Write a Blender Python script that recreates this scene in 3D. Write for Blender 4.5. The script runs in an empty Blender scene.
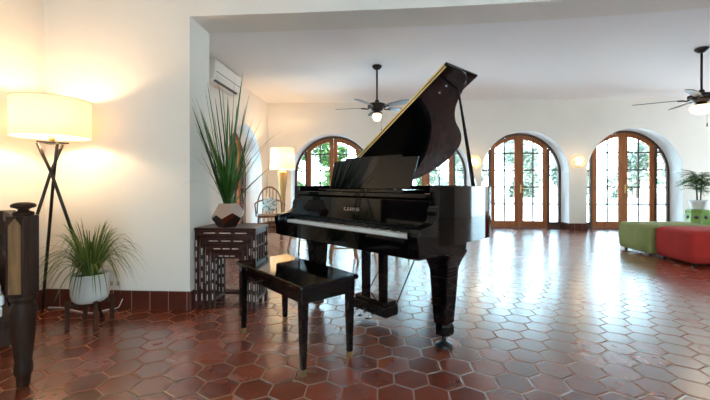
import bpy, bmesh, math, random
from mathutils import Vector, Matrix
random.seed(7)
C = bpy.context.scene
COL = C.collection
PI = math.pi
R = math.radians
YAW = R(4.0)
F, H, CX, HC = 365.0, 184.0, 355.0, 1.0

def cw(X, Z, z=0.0):
    """plan position measured from the viewpoint -> room coordinates"""
    return Vector((X*math.cos(YAW)-Z*math.sin(YAW), X*math.sin(YAW)+Z*math.cos(YAW), z))

# ------------------------------------------------------------------ materials
def nodes(name):
    m = bpy.data.materials.new(name); m.use_nodes = True
    nt = m.node_tree
    return m, nt, nt.nodes['Principled BSDF']

def mat(name, col, rough=.5, metal=0, coat=0, bump=0, bscale=60, var=0, vscale=6, emit=None, es=0, spec=None, stretch=None, sheen=0):
    m, nt, b = nodes(name)
    b.inputs['Base Color'].default_value = (*col, 1)
    b.inputs['Roughness'].default_value = rough
    b.inputs['Metallic'].default_value = metal
    b.inputs['Coat Weight'].default_value = coat
    b.inputs['Coat Roughness'].default_value = .04
    b.inputs['Sheen Weight'].default_value = sheen
    if spec is not None: b.inputs['Specular IOR Level'].default_value = spec
    if emit:
        b.inputs['Emission Color'].default_value = (*emit, 1); b.inputs['Emission Strength'].default_value = es
    tc = nt.nodes.new('ShaderNodeTexCoord')
    src = tc.outputs['Object']
    if stretch:
        mp = nt.nodes.new('ShaderNodeMapping'); mp.inputs['Scale'].default_value = stretch
        nt.links.new(src, mp.inputs['Vector']); src = mp.outputs['Vector']
    if var:
        n = nt.nodes.new('ShaderNodeTexNoise'); n.inputs['Scale'].default_value = vscale; n.inputs['Detail'].default_value = 5
        nt.links.new(src, n.inputs['Vector'])
        r = nt.nodes.new('ShaderNodeValToRGB')
        r.color_ramp.elements[0].position = .3; r.color_ramp.elements[1].position = .7
        r.color_ramp.elements[0].color = (*[max(0, c*(1-var)) for c in col], 1)
        r.color_ramp.elements[1].color = (*[min(1, c*(1+var)) for c in col], 1)
        nt.links.new(n.outputs['Fac'], r.inputs['Fac']); nt.links.new(r.outputs['Color'], b.inputs['Base Color'])
    if bump:
        n = nt.nodes.new('ShaderNodeTexNoise'); n.inputs['Scale'].default_value = bscale; n.inputs['Detail'].default_value = 4
        nt.links.new(src, n.inputs['Vector'])
        bp = nt.nodes.new('ShaderNodeBump'); bp.inputs['Strength'].default_value = bump; bp.inputs['Distance'].default_value = .01
        nt.links.new(n.outputs['Fac'], bp.inputs['Height']); nt.links.new(bp.outputs['Normal'], b.inputs['Normal'])
    return m

M = {}
M['plaster'] = mat('plaster_cream', (.83, .76, .665), .85, bump=.25, bscale=9, var=.02, vscale=2)
M['reveal'] = mat('plaster_white', (.86, .86, .85), .8, bump=.3, bscale=12)
M['ceil'] = mat('ceiling_paint', (.88, .84, .80), .9, bump=.1, bscale=8)
M['black'] = mat('polished_ebony', (.002, .002, .0025), .05, spec=.42)
M['satin'] = mat('satin_black', (.012, .011, .011), .3)
M['felt'] = mat('dark_soundboard', (.05, .025, .01), .5, var=.2, vscale=8)
M['bronze'] = mat('bronze_plate', (.16, .10, .035), .45, metal=.6)
M['pedalm'] = mat('nickel', (.5, .5, .5), .25, metal=1)
M['brass'] = mat('brass', (.85, .62, .25), .28, metal=1)
M['ferrule'] = mat('dull_brass', (.30, .20, .09), .45, metal=.7)
M['hinge'] = mat('brass_hinge', (.75, .62, .30), .35, metal=.85)
M['steel'] = mat('steel', (.6, .6, .62), .3, metal=1)
M['ivory'] = mat('white_key', (.82, .82, .80), .2, coat=.3)
M['orangewood'] = mat('door_wood', (.34, .105, .028), .5, var=.25, vscale=5, stretch=(8, 8, .7), spec=.3)
M['darkwood'] = mat('door_frame_wood', (.10, .045, .025), .4, var=.3, vscale=5, stretch=(8, 8, .7))
M['muntin'] = mat('muntin_wood', (.09, .045, .03), .45)
M['bench'] = M['black']
M['oldwood'] = mat('carved_dark_wood', (.032, .012, .005), .55, var=.5, vscale=5, stretch=(6, 6, 1), spec=.25)
M['oldwood2'] = mat('worn_brown_wood', (.20, .10, .035), .45, var=.35, vscale=8, stretch=(6, 6, 1))
M['bamboo'] = mat('dark_rosewood', (.035, .009, .005), .35, var=.4, vscale=10, spec=.35)
M['inlay'] = mat('pale_inlay', (.62, .50, .42), .4, var=.3, vscale=30)
M['light_wood'] = mat('light_wood', (.50, .28, .11), .45, var=.25, vscale=8, stretch=(6, 6, 1))
M['rattan'] = mat('rattan', (.22, .09, .035), .5, var=.3, vscale=20, bump=.2, bscale=90)
M['lampwood'] = mat('honey_lamp_wood', (.50, .29, .09), .4, var=.2, vscale=6, stretch=(6, 6, 1))
M['white_cloth'] = mat('white_cloth', (.82, .82, .80), .9, bump=.3, bscale=70)
M['green_fab'] = mat('olive_velvet', (.26, .27, .085), .85, bump=.2, bscale=160, var=.12, vscale=5)
M['red_fab'] = mat('red_velvet', (.42, .018, .010), .85, bump=.2, bscale=160, var=.12, vscale=5)
M['pot'] = mat('grey_concrete_pot', (.64, .61, .57), .7, bump=.15, bscale=50, var=.06, vscale=10)
M['whitepot'] = mat('white_glazed_pot', (.8, .8, .78), .25)
M['soil'] = mat('soil', (.03, .02, .012), .95, bump=.8, bscale=60)
M['standwood'] = mat('walnut_stand', (.05, .018, .008), .55, var=.3, vscale=6, spec=.25)
M['rose'] = mat('rose_metal', (.52, .46, .42), .12, metal=1)
M['ac'] = mat('white_plastic', (.84, .80, .73), .4)
M['acdark'] = mat('dark_slot', (.04, .04, .045), .6)
M['iron'] = mat('bronze_iron', (.022, .017, .014), .4, metal=.3)
M['fan'] = mat('fan_bronze', (.02, .014, .011), .35, metal=.4)
M['blade'] = mat('fan_blade', (.045, .04, .04), .3, var=.2, vscale=6)
M['glaze'] = mat('green_glaze', (.22, .40, .09), .2, coat=.5, var=.2, vscale=9)
M['patio'] = mat('pale_paving', (.80, .79, .77), .8, var=.05, vscale=2)
M['stucco'] = mat('white_stucco', (.82, .80, .80), .9, bump=.3, bscale=10)
M['bark'] = mat('bark', (.10, .065, .04), .9, bump=.5, bscale=20)
M['cord'] = mat('white_cord', (.75, .72, .66), .5)
M['bulb'] = mat('lit_bulb', (1, .85, .6), .4, emit=(1, .72, .38), es=6)

def leafmat(name, c1, c2, rough=.4, transl=.35, scale=3.0):
    m, nt, b = nodes(name)
    g = nt.nodes.new('ShaderNodeNewGeometry')
    r = nt.nodes.new('ShaderNodeValToRGB')
    r.color_ramp.elements[0].color = (*c1, 1); r.color_ramp.elements[1].color = (*c2, 1)
    nt.links.new(g.outputs['Random Per Island'], r.inputs['Fac'])
    nt.links.new(r.outputs['Color'], b.inputs['Base Color'])
    b.inputs['Roughness'].default_value = rough
    t = nt.nodes.new('ShaderNodeBsdfTranslucent'); nt.links.new(r.outputs['Color'], t.inputs['Color'])
    mx = nt.nodes.new('ShaderNodeMixShader'); mx.inputs[0].default_value = transl
    nt.links.new(b.outputs[0], mx.inputs[1]); nt.links.new(t.outputs[0], mx.inputs[2])
    nt.links.new(mx.outputs[0], nt.nodes['Material Output'].inputs[0])
    return m
M['grass'] = leafmat('tall_blades', (.010, .055, .010), (.08, .20, .02))
M['spider'] = leafmat('arching_leaves', (.04, .09, .015), (.26, .34, .08))
M['palm'] = leafmat('palm_leaves', (.02, .09, .015), (.08, .22, .04))
M['hedge'] = leafmat('hedge_leaves', (.012, .04, .008), (.10, .20, .035), .5, .5)
M['hedge2'] = leafmat('pale_foliage', (.06, .10, .045), (.45, .45, .38), .5, .5)

def shade_mat(name, col, tr):
    m, nt, b = nodes(name)
    b.inputs['Base Color'].default_value = (*col, 1); b.inputs['Roughness'].default_value = .9
    t = nt.nodes.new('ShaderNodeBsdfTranslucent'); t.inputs['Color'].default_value = (*col, 1)
    mx = nt.nodes.new('ShaderNodeMixShader'); mx.inputs[0].default_value = tr
    nt.links.new(b.outputs[0], mx.inputs[1]); nt.links.new(t.outputs[0], mx.inputs[2])
    nt.links.new(mx.outputs[0], nt.nodes['Material Output'].inputs[0])
    return m
M['shade'] = shade_mat('linen_shade', (.86, .78, .66), .45)
M['trim'] = mat('shade_trim', (.5, .42, .33), .8)

def glass_mat(name, tint=(1, 1, 1)):
    m, nt, b = nodes(name)
    nt.nodes.remove(b)
    t = nt.nodes.new('ShaderNodeBsdfTransparent'); t.inputs[0].default_value = (*tint, 1)
    g = nt.nodes.new('ShaderNodeBsdfGlossy'); g.inputs['Roughness'].default_value = .02
    f = nt.nodes.new('ShaderNodeFresnel'); f.inputs[0].default_value = 1.35
    mx = nt.nodes.new('ShaderNodeMixShader')
    nt.links.new(f.outputs[0], mx.inputs[0]); nt.links.new(t.outputs[0], mx.inputs[1]); nt.links.new(g.outputs[0], mx.inputs[2])
    nt.links.new(mx.outputs[0], nt.nodes['Material Output'].inputs[0])
    return m
M['glass'] = glass_mat('window_glass', (.97, .985, .98))
M['globe'] = mat('lit_frosted_glass', (.95, .85, .7), .4, emit=(1, .74, .45), es=.8)

def hexfloor():
    m, nt, b = nodes('hexagonal_terracotta')
    N, L = nt.nodes, nt.links
    def vm(op, a, bb=None):
        n = N.new('ShaderNodeVectorMath'); n.operation = op
        for i, x in enumerate((a, bb)):
            if x is None: continue
            if isinstance(x, tuple): n.inputs[i].default_value = x
            else: L.new(x, n.inputs[i])
        return n
    def mm(op, a, bb=None, cc=None):
        n = N.new('ShaderNodeMath'); n.operation = op
        for i, x in enumerate((a, bb, cc)):
            if x is None: continue
            if isinstance(x, (int, float)): n.inputs[i].default_value = x
            else: L.new(x, n.inputs[i])
        return n.outputs[0]
    S3 = math.sqrt(3); w = .172
    tc = N.new('ShaderNodeTexCoord')
    # tiny wobble so the tiles are hand laid
    nz = N.new('ShaderNodeTexNoise'); nz.inputs['Scale'].default_value = 5; L.new(tc.outputs['Object'], nz.inputs['Vector'])
    off = vm('MULTIPLY', vm('SUBTRACT', nz.outputs['Color'], (.5, .5, .5)).outputs[0], (.10, .10, 0)).outputs[0]
    p = vm('ADD', vm('MULTIPLY', tc.outputs['Object'], (1/w, 1/w, 0)).outputs[0], (100.091, 100*S3-.594, 0)).outputs[0]
    p = vm('ADD', p, off).outputs[0]
    r = (1.0, S3, 1.0); h = (.5, S3/2, 0.0)
    ga = vm('SUBTRACT', vm('MODULO', p, r).outputs[0], h).outputs[0]
    gb = vm('SUBTRACT', vm('MODULO', vm('SUBTRACT', p, h).outputs[0], r).outputs[0], h).outputs[0]
    la = vm('DOT_PRODUCT', ga, ga).outputs['Value']; lb = vm('DOT_PRODUCT', gb, gb).outputs['Value']
    sel = mm('LESS_THAN', lb, la)
    mx = N.new('ShaderNodeMix'); mx.data_type = 'VECTOR'
    L.new(sel, mx.inputs['Factor']); L.new(ga, mx.inputs[4]); L.new(gb, mx.inputs[5])
    g = mx.outputs[1]
    cid = vm('SUBTRACT', p, g).outputs[0]
    ab = vm('ABSOLUTE', g).outputs[0]
    sp = N.new('ShaderNodeSeparateXYZ'); L.new(ab, sp.inputs[0])
    d = mm('MAXIMUM', sp.outputs[0], mm('ADD', mm('MULTIPLY', sp.outputs[0], .5), mm('MULTIPLY', sp.outputs[1], S3/2)))
    edge = mm('SUBTRACT', .5, d)                       # 0 at the joint
    mr = N.new('ShaderNodeMapRange'); mr.interpolation_type = 'SMOOTHSTEP'
    mr.inputs['From Min'].default_value = .013; mr.inputs['From Max'].default_value = .026; L.new(edge, mr.inputs[0])
    tile = mr.outputs[0]
    wn = N.new('ShaderNodeTexWhiteNoise'); wn.noise_dimensions = '3D'
    rnd = vm('FLOOR', vm('ADD', vm('MULTIPLY', cid, (2, 2/S3, 0)).outputs[0], (.5, .5, .5)).outputs[0]).outputs[0]; L.new(rnd, wn.inputs['Vector'])
    n2 = N.new('ShaderNodeTexNoise'); n2.inputs['Scale'].default_value = 9; n2.inputs['Detail'].default_value = 6; L.new(tc.outputs['Object'], n2.inputs['Vector'])
    f = mm('ADD', mm('MULTIPLY', wn.outputs['Value'], .55), mm('MULTIPLY', n2.outputs['Fac'], .45))
    cr = N.new('ShaderNodeValToRGB')
    cr.color_ramp.elements[0].position = .15; cr.color_ramp.elements[0].color = (.17, .026, .010, 1)
    cr.color_ramp.elements[1].position = .85; cr.color_ramp.elements[1].color = (.37, .072, .025, 1)
    L.new(f, cr.inputs['Fac'])
    cm = N.new('ShaderNodeMix'); cm.data_type = 'RGBA'; L.new(tile, cm.inputs['Factor'])
    cm.inputs[6].default_value = (.36, .21, .125, 1); L.new(cr.outputs[0], cm.inputs[7])
    L.new(cm.outputs[2], b.inputs['Base Color'])
    n3 = N.new('ShaderNodeTexNoise'); n3.inputs['Scale'].default_value = 4; n3.inputs['Detail'].default_value = 4; L.new(tc.outputs['Object'], n3.inputs['Vector'])
    rt = mm('ADD', mm('MULTIPLY', n3.outputs['Fac'], .16), mm('ADD', .13, mm('MULTIPLY', wn.outputs['Value'], .06)))
    ro = mm('ADD', mm('MULTIPLY', tile, mm('SUBTRACT', rt, .75)), .75); L.new(ro, b.inputs['Roughness'])
    L.new(mm('MULTIPLY', tile, .8), b.inputs['Specular IOR Level']); b.inputs['IOR'].default_value = 1.7; b.inputs['Specular Tint'].default_value = (.62, .88, 1, 1); L.new(tile, b.inputs['Coat Weight']); b.inputs['Coat Roughness'].default_value = .24; b.inputs['Coat IOR'].default_value = 1.35  # bluish specular tint paints cool daylight reflections into the tile material
    mr2 = N.new('ShaderNodeMapRange'); mr2.interpolation_type = 'SMOOTHSTEP'
    mr2.inputs['From Min'].default_value = .008; mr2.inputs['From Max'].default_value = .05; L.new(edge, mr2.inputs[0])
    n4 = N.new('ShaderNodeTexNoise'); n4.inputs['Scale'].default_value = 14; L.new(tc.outputs['Object'], n4.inputs['Vector'])
    hgt = mm('ADD', mr2.outputs[0], mm('ADD', mm('MULTIPLY', n4.outputs['Fac'], .30), 0.0))
    bp = N.new('ShaderNodeBump'); bp.inputs['Strength'].default_value = .55; bp.inputs['Distance'].default_value = .004
    L.new(hgt, bp.inputs['Height']); L.new(bp.outputs[0], b.inputs['Normal'])
    return m
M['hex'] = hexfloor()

def basemat():
    m, nt, b = nodes('terracotta_base_tile')
    N, L = nt.nodes, nt.links
    tc = N.new('ShaderNodeTexCoord'); sp = N.new('ShaderNodeSeparateXYZ'); L.new(tc.outputs['Object'], sp.inputs[0])
    def mm(op, a, bb):
        n = N.new('ShaderNodeMath'); n.operation = op
        for i, x in enumerate((a, bb)):
            if isinstance(x, (int, float)): n.inputs[i].default_value = x
            else: L.new(x, n.inputs[i])
        return n.outputs[0]
    s = mm('ADD', mm('ADD', sp.outputs[0], sp.outputs[1]), 30.06)
    fr = mm('FRACT', mm('DIVIDE', s, .152), 0)
    g = mm('LESS_THAN', fr, .035)
    n2 = N.new('ShaderNodeTexNoise'); n2.inputs['Scale'].default_value = 7; L.new(tc.outputs['Object'], n2.inputs['Vector'])
    cr = N.new('ShaderNodeValToRGB'); cr.color_ramp.elements[0].color = (.06, .011, .007, 1); cr.color_ramp.elements[1].color = (.12, .025, .013, 1)
    L.new(n2.outputs['Fac'], cr.inputs['Fac'])
    cm = N.new('ShaderNodeMix'); cm.data_type = 'RGBA'; L.new(g, cm.inputs['Factor']); L.new(cr.outputs[0], cm.inputs[6]); cm.inputs[7].default_value = (.42, .27, .19, 1)
    L.new(cm.outputs[2], b.inputs['Base Color']); b.inputs['Roughness'].default_value = .3
    return m
M['base'] = basemat()

def cushion_mat():
    m, nt, b = nodes('leaf_print_cloth')
    N, L = nt.nodes, nt.links
    tc = N.new('ShaderNodeTexCoord'); v = N.new('ShaderNodeTexNoise'); v.inputs['Scale'].default_value = 14; v.inputs['Distortion'].default_value = 2.0
    L.new(tc.outputs['Object'], v.inputs['Vector'])
    cr = N.new('ShaderNodeValToRGB'); cr.color_ramp.elements[0].position = .50; cr.color_ramp.elements[0].color = (.82, .82, .78, 1)
    cr.color_ramp.elements[1].position = .56; cr.color_ramp.elements[1].color = (.12, .20, .16, 1)
    L.new(v.outputs['Fac'], cr.inputs['Fac']); L.new(cr.outputs[0], b.inputs['Base Color']); b.inputs['Roughness'].default_value = .9
    return m
M['print'] = cushion_mat()

# ------------------------------------------------------------------ mesh helpers
def box(bm, x0, x1, y0, y1, z0, z1, mtx=None, mi=0):
    vs = [bm.verts.new(Vector(p) if mtx is None else mtx @ Vector(p)) for p in
          ((x0,y0,z0),(x1,y0,z0),(x1,y1,z0),(x0,y1,z0),(x0,y0,z1),(x1,y0,z1),(x1,y1,z1),(x0,y1,z1))]
    for f in ((0,3,2,1),(4,5,6,7),(0,1,5,4),(1,2,6,5),(2,3,7,6),(3,0,4,7)):
        bm.faces.new([vs[i] for i in f]).material_index = mi

def taper(bm, c0, w0, d0, c1, w1, d1, mi=0):
    """four-sided tapered post between two centred rectangles"""
    vs = []
    for c, w, d in ((c0, w0, d0), (c1, w1, d1)):
        for sx, sy in ((-1,-1),(1,-1),(1,1),(-1,1)):
            vs.append(bm.verts.new((c[0]+sx*w/2, c[1]+sy*d/2, c[2])))
    for f in ((0,3,2,1),(4,5,6,7),(0,1,5,4),(1,2,6,5),(2,3,7,6),(3,0,4,7)):
        bm.faces.new([vs[i] for i in f]).material_index = mi

def lathe(bm, prof, cx=0, cy=0, n=24, a0=0, smooth=True, mi=0):
    rings = []
    for r, z in prof:
        if r < 1e-5: rings.append([bm.verts.new((cx, cy, z))])
        else: rings.append([bm.verts.new((cx+r*math.cos(a0+2*PI*i/n), cy+r*math.sin(a0+2*PI*i/n), z)) for i in range(n)])
    for A, B in zip(rings, rings[1:]):
        for i in range(n):
            j = (i+1) % n
            q = [A[i % len(A)], A[j % len(A)], B[j % len(B)], B[i % len(B)]]
            q2 = []
            for v in q:
                if v not in q2: q2.append(v)
            if len(q2) > 2:
                f = bm.faces.new(q2); f.smooth = smooth; f.material_index = mi
    for ring in (rings[0], rings[-1]):
        if len(ring) > 2:
            f = bm.faces.new(ring); f.material_index = mi

def tube(bm, pts, r, n=8, smooth=True, mi=0, r1=None):
    pts = [Vector(p) for p in pts]
    rings = []
    up = Vector((0, 0, 1))
    prevx = None
    for i, p in enumerate(pts):
        t = (pts[min(i+1, len(pts)-1)] - pts[max(i-1, 0)]).normalized()
        x = (prevx - t*prevx.dot(t)) if prevx is not None else (t.cross(up) if abs(t.dot(up)) < .98 else t.cross(Vector((1, 0, 0))))
        x.normalize(); prevx = x; y = t.cross(x)
        rr = r if r1 is None else r + (r1-r)*i/(len(pts)-1)
        rings.append([bm.verts.new(p + x*rr*math.cos(2*PI*k/n) + y*rr*math.sin(2*PI*k/n)) for k in range(n)])
    for A, B in zip(rings, rings[1:]):
        for k in range(n):
            f = bm.faces.new((A[k], A[(k+1) % n], B[(k+1) % n], B[k])); f.smooth = smooth; f.material_index = mi
    bm.faces.new(rings[0][::-1]).material_index = mi; bm.faces.new(rings[-1]).material_index = mi

def prism(bm, poly, f0, f1, mi=0):
    """poly: list of 2D points, f0/f1 map (p,q)->3D for the two faces"""
    A = [bm.verts.new(f0(*p)) for p in poly]; B = [bm.verts.new(f1(*p)) for p in poly]
    n = len(poly)
    bm.faces.new(A[::-1]).material_index = mi; bm.faces.new(B).material_index = mi
    for i in range(n):
        bm.faces.new((A[i], A[(i+1) % n], B[(i+1) % n], B[i])).material_index = mi

def NB(): return bmesh.new()

def obj(name, bm, m, parent=None, bevel=0, subd=0, kind=None):
    bmesh.ops.recalc_face_normals(bm, faces=bm.faces[:])
    me = bpy.data.meshes.new(name); bm.to_mesh(me); bm.free()
    for k in (m if isinstance(m, (list, tuple)) else [m]): me.materials.append(M[k])
    o = bpy.data.objects.new(name, me); COL.objects.link(o)
    if parent: o.parent = parent
    if bevel:
        b = o.modifiers.new('b', 'BEVEL'); b.width = bevel; b.segments = 2; b.limit_method = 'ANGLE'; b.angle_limit = R(40)
    if subd:
        s = o.modifiers.new('s', 'SUBSURF'); s.levels = subd; s.render_levels = subd
        for p in me.polygons: p.use_smooth = True
    if kind: o['kind'] = kind
    return o

def thing(name, label, cat, loc=(0,0,0), rz=0, group=None):
    o = bpy.data.objects.new(name, None); COL.objects.link(o)
    o.location = loc; o.rotation_euler = (0, 0, rz); o['label'] = label; o['category'] = cat
    if group: o['group'] = group
    return o
def tag(o, label, cat, group=None):
    o['label'] = label; o['category'] = cat
    if group: o['group'] = group
    return o
def dup(o, label=None, loc=None, rz=None, parent=None, group=None):
    c = o.copy(); COL.objects.link(c)
    if parent: c.parent = parent
    if loc is not None: c.location = loc
    if rz is not None: c.rotation_euler = (0, 0, rz)
    if label: c['label'] = label
    if group: c['group'] = group
    for ch in [x for x in o.children]: dup(ch, parent=c)
    return c

# ------------------------------------------------------------------ room shell
YB, XL, CZ = 8.19, -2.568, 2.84          # back wall face, left wall face, ceiling
TH = .42
RXR = 9.0                                 # right wall of the far room
FXL, FXR, FYB = -2.73, 6.2, -4.2          # near room
YF0, YF1 = 2.79, 3.12                     # partition with the wide opening
JX, OX1 = -1.505, 5.2

def arch_wall(name, P0, du, dn, length, openings, mname='plaster', H_=None, t0=0, sill=0):
    """wall with arched openings; P0 start, du along, dn outwards. reveal faces use slot 1"""
    H_ = H_ or CZ+.12
    bm = NB(); du = Vector(du); dn = Vector(dn)*TH; P0 = Vector(P0)
    def pt(t, z, s): return P0 + du*t + dn*s + Vector((0, 0, z))
    def quad(a, b, mi=0):
        (ta, za0, za1), (tb, zb0, zb1) = a, b
        for s in (0, 1):
            vs = [bm.verts.new(pt(ta, za0, s)), bm.verts.new(pt(tb, zb0, s)), bm.verts.new(pt(tb, zb1, s)), bm.verts.new(pt(ta, za1, s))]
            bm.faces.new(vs if s == 0 else vs[::-1])
        vs = [bm.verts.new(pt(ta, za1, 0)), bm.verts.new(pt(tb, zb1, 0)), bm.verts.new(pt(tb, zb1, 1)), bm.verts.new(pt(ta, za1, 1))]; bm.faces.new(vs)
    def reveal(a, b):
        vs = [bm.verts.new(pt(*a, 0)), bm.verts.new(pt(*b, 0)), bm.verts.new(pt(*b, 1)), bm.verts.new(pt(*a, 1))]
        f = bm.faces.new(vs); f.material_index = 1; f.smooth = True
    cur = t0
    for (a, b, top, spring) in openings:
        quad((cur, 0, H_), (a, 0, H_))
        n = 36; c = (a+b)/2; hw = (b-a)/2; prev = (a, spring)
        reveal((a, 0), (a, spring))
        for i in range(1, n+1):
            th = PI - PI*i/n
            q = (c+hw*math.cos(th), spring+(top-spring)*math.sin(th))
            quad((prev[0], prev[1], H_), (q[0], q[1], H_)); reveal(prev, q); prev = q
        reveal((b, spring), (b, 0))
        cur = b
    quad((cur, 0, H_), (length, 0, H_))
    for t in (t0, length):
        vs = [bm.verts.new(pt(t, 0, 0)), bm.verts.new(pt(t, H_, 0)), bm.verts.new(pt(t, H_, 1)), bm.verts.new(pt(t, 0, 1))]; bm.faces.new(vs)
    bmesh.ops.remove_doubles(bm, verts=bm.verts[:], dist=1e-4)
    me = bpy.data.meshes.new(name); bm.to_mesh(me); bm.free()
    me.materials.append(M[mname]); me.materials.append(M['reveal'])
    o = bpy.data.objects.new(name, me); COL.objects.link(o); o['kind'] = 'structure'
    return o

def S(a, b, top): return (a, b, top, top-(b-a)/2)
backop = [S(.54, 2.385, 2.13), S(2.69, 4.535, 2.14), S(4.79, 6.634, 2.155), S(7.003, 8.953, 2.195)]
arch_wall('wall_back', (XL, YB, 0), (1,0,0), (0,1,0), RXR-XL+TH, backop, t0=-TH)
leftop = [S(5.9-YF1, 7.76-YF1, 2.13)]
arch_wall('wall_left', (XL, YF1, 0), (0,1,0), (-1,0,0), YB-YF1, leftop)
arch_wall('wall_right', (RXR, YF1, 0), (0,1,0), (1,0,0), YB-YF1, [(2.8, 4.8, 2.35, 1.35)])
# near room
arch_wall('wall_rear', (FXL, FYB, 0), (1,0,0), (0,-1,0), FXR-FXL+TH, [(2.6, 4.2, 2.2, 1.4), (5.2, 7.4, 2.4, 1.4)], t0=-TH)  # narrower arch, out of view, added to brighten the keys and near room
arch_wall('wall_side', (FXR, FYB, 0), (0,1,0), (1,0,0), YF0-FYB, [])
bm = NB(); box(bm, FXL-TH, FXL, FYB, YF0, 0, CZ+.12); obj('wall_near_left', bm, 'plaster', kind='structure')
# partition: left pier, gently rising soffit beam, right pier
def soffit(x): return 2.327 + .087*max(0, (x+1.5)/4.14)**3 if x < 2.7 else 2.327+.087*(1.0145)**3+.06*(x-2.7)/2
bm = NB()
xs = [FXL-TH, JX] + [JX+(OX1-JX)*i/30 for i in range(1, 31)] + [RXR+TH]
def prow(x, z0):
    return [bm.verts.new((x, y, z)) for y, z in ((YF0, z0), (YF0, CZ+.12), (YF1, CZ+.12), (YF1, z0))]
def seg(x0, za, x1, zb):
    A = prow(x0, za); B = prow(x1, zb)
    for i in range(4): bm.faces.new((A[i], B[i], B[(i+1) % 4], A[(i+1) % 4]))
    bm.faces.new(A); bm.faces.new(B[::-1])
seg(FXL-TH, 0, JX, 0); seg(OX1, 0, RXR+TH, 0)
for i in range(30):
    a = JX+(OX1-JX)*i/30; b = JX+(OX1-JX)*(i+1)/30
    seg(a, soffit(a), b, soffit(b))
bmesh.ops.remove_doubles(bm, verts=bm.verts[:], dist=1e-4)
# drop the doubled inner faces between segments
from collections import defaultdict
dd = defaultdict(list)
for f in bm.faces: dd[tuple(sorted(v.index for v in f.verts))].append(f)
bm.verts.index_update(); dd.clear()
for f in bm.faces: dd[tuple(sorted(v.index for v in f.verts))].append(f)
kill = [f for fs in dd.values() if len(fs) > 1 for f in fs]
if kill: bmesh.ops.delete(bm, geom=kill, context='FACES_ONLY')
obj('wall_partition', bm, 'plaster', kind='structure')

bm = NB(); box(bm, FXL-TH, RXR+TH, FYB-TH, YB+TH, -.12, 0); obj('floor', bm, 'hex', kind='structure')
bm = NB(); box(bm, FXL-TH, RXR+TH, FYB-TH, YB+TH, CZ, CZ+.18); obj('ceiling', bm, 'ceil', kind='structure')

def baseboard(name, segs):
    bm = NB()
    for (x0, x1, y0, y1) in segs: box(bm, x0, x1, y0, y1, 0, .15)
    obj(name, bm, 'base', kind='structure', bevel=.004)
B_ = .014
baseboard('baseboard_near', [(FXL+B_, JX+B_, YF0-B_, YF0), (JX, JX+B_, YF0, YF1+B_), (XL+B_, JX, YF1, YF1+B_)])
baseboard('baseboard_near_left', [(FXL, FXL+B_, FYB, YF0)])
segs = []; cur = XL+B_
for (a, b, t_, s_) in backop:
    segs.append((cur, XL+a, YB-B_, YB))
    segs.append((XL+a, XL+a+B_, YB-B_, YB+.36)); segs.append((XL+b-B_, XL+b, YB-B_, YB+.36)); cur = XL+b
segs.append((cur, RXR, YB-B_, YB)); baseboard('baseboard_back', segs)
baseboard('baseboard_left', [(XL, XL+B_, YF1+B_, 5.9), (XL, XL+B_, 7.76, YB), (XL-.36, XL, 7.76-B_, 7.76)])

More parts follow.
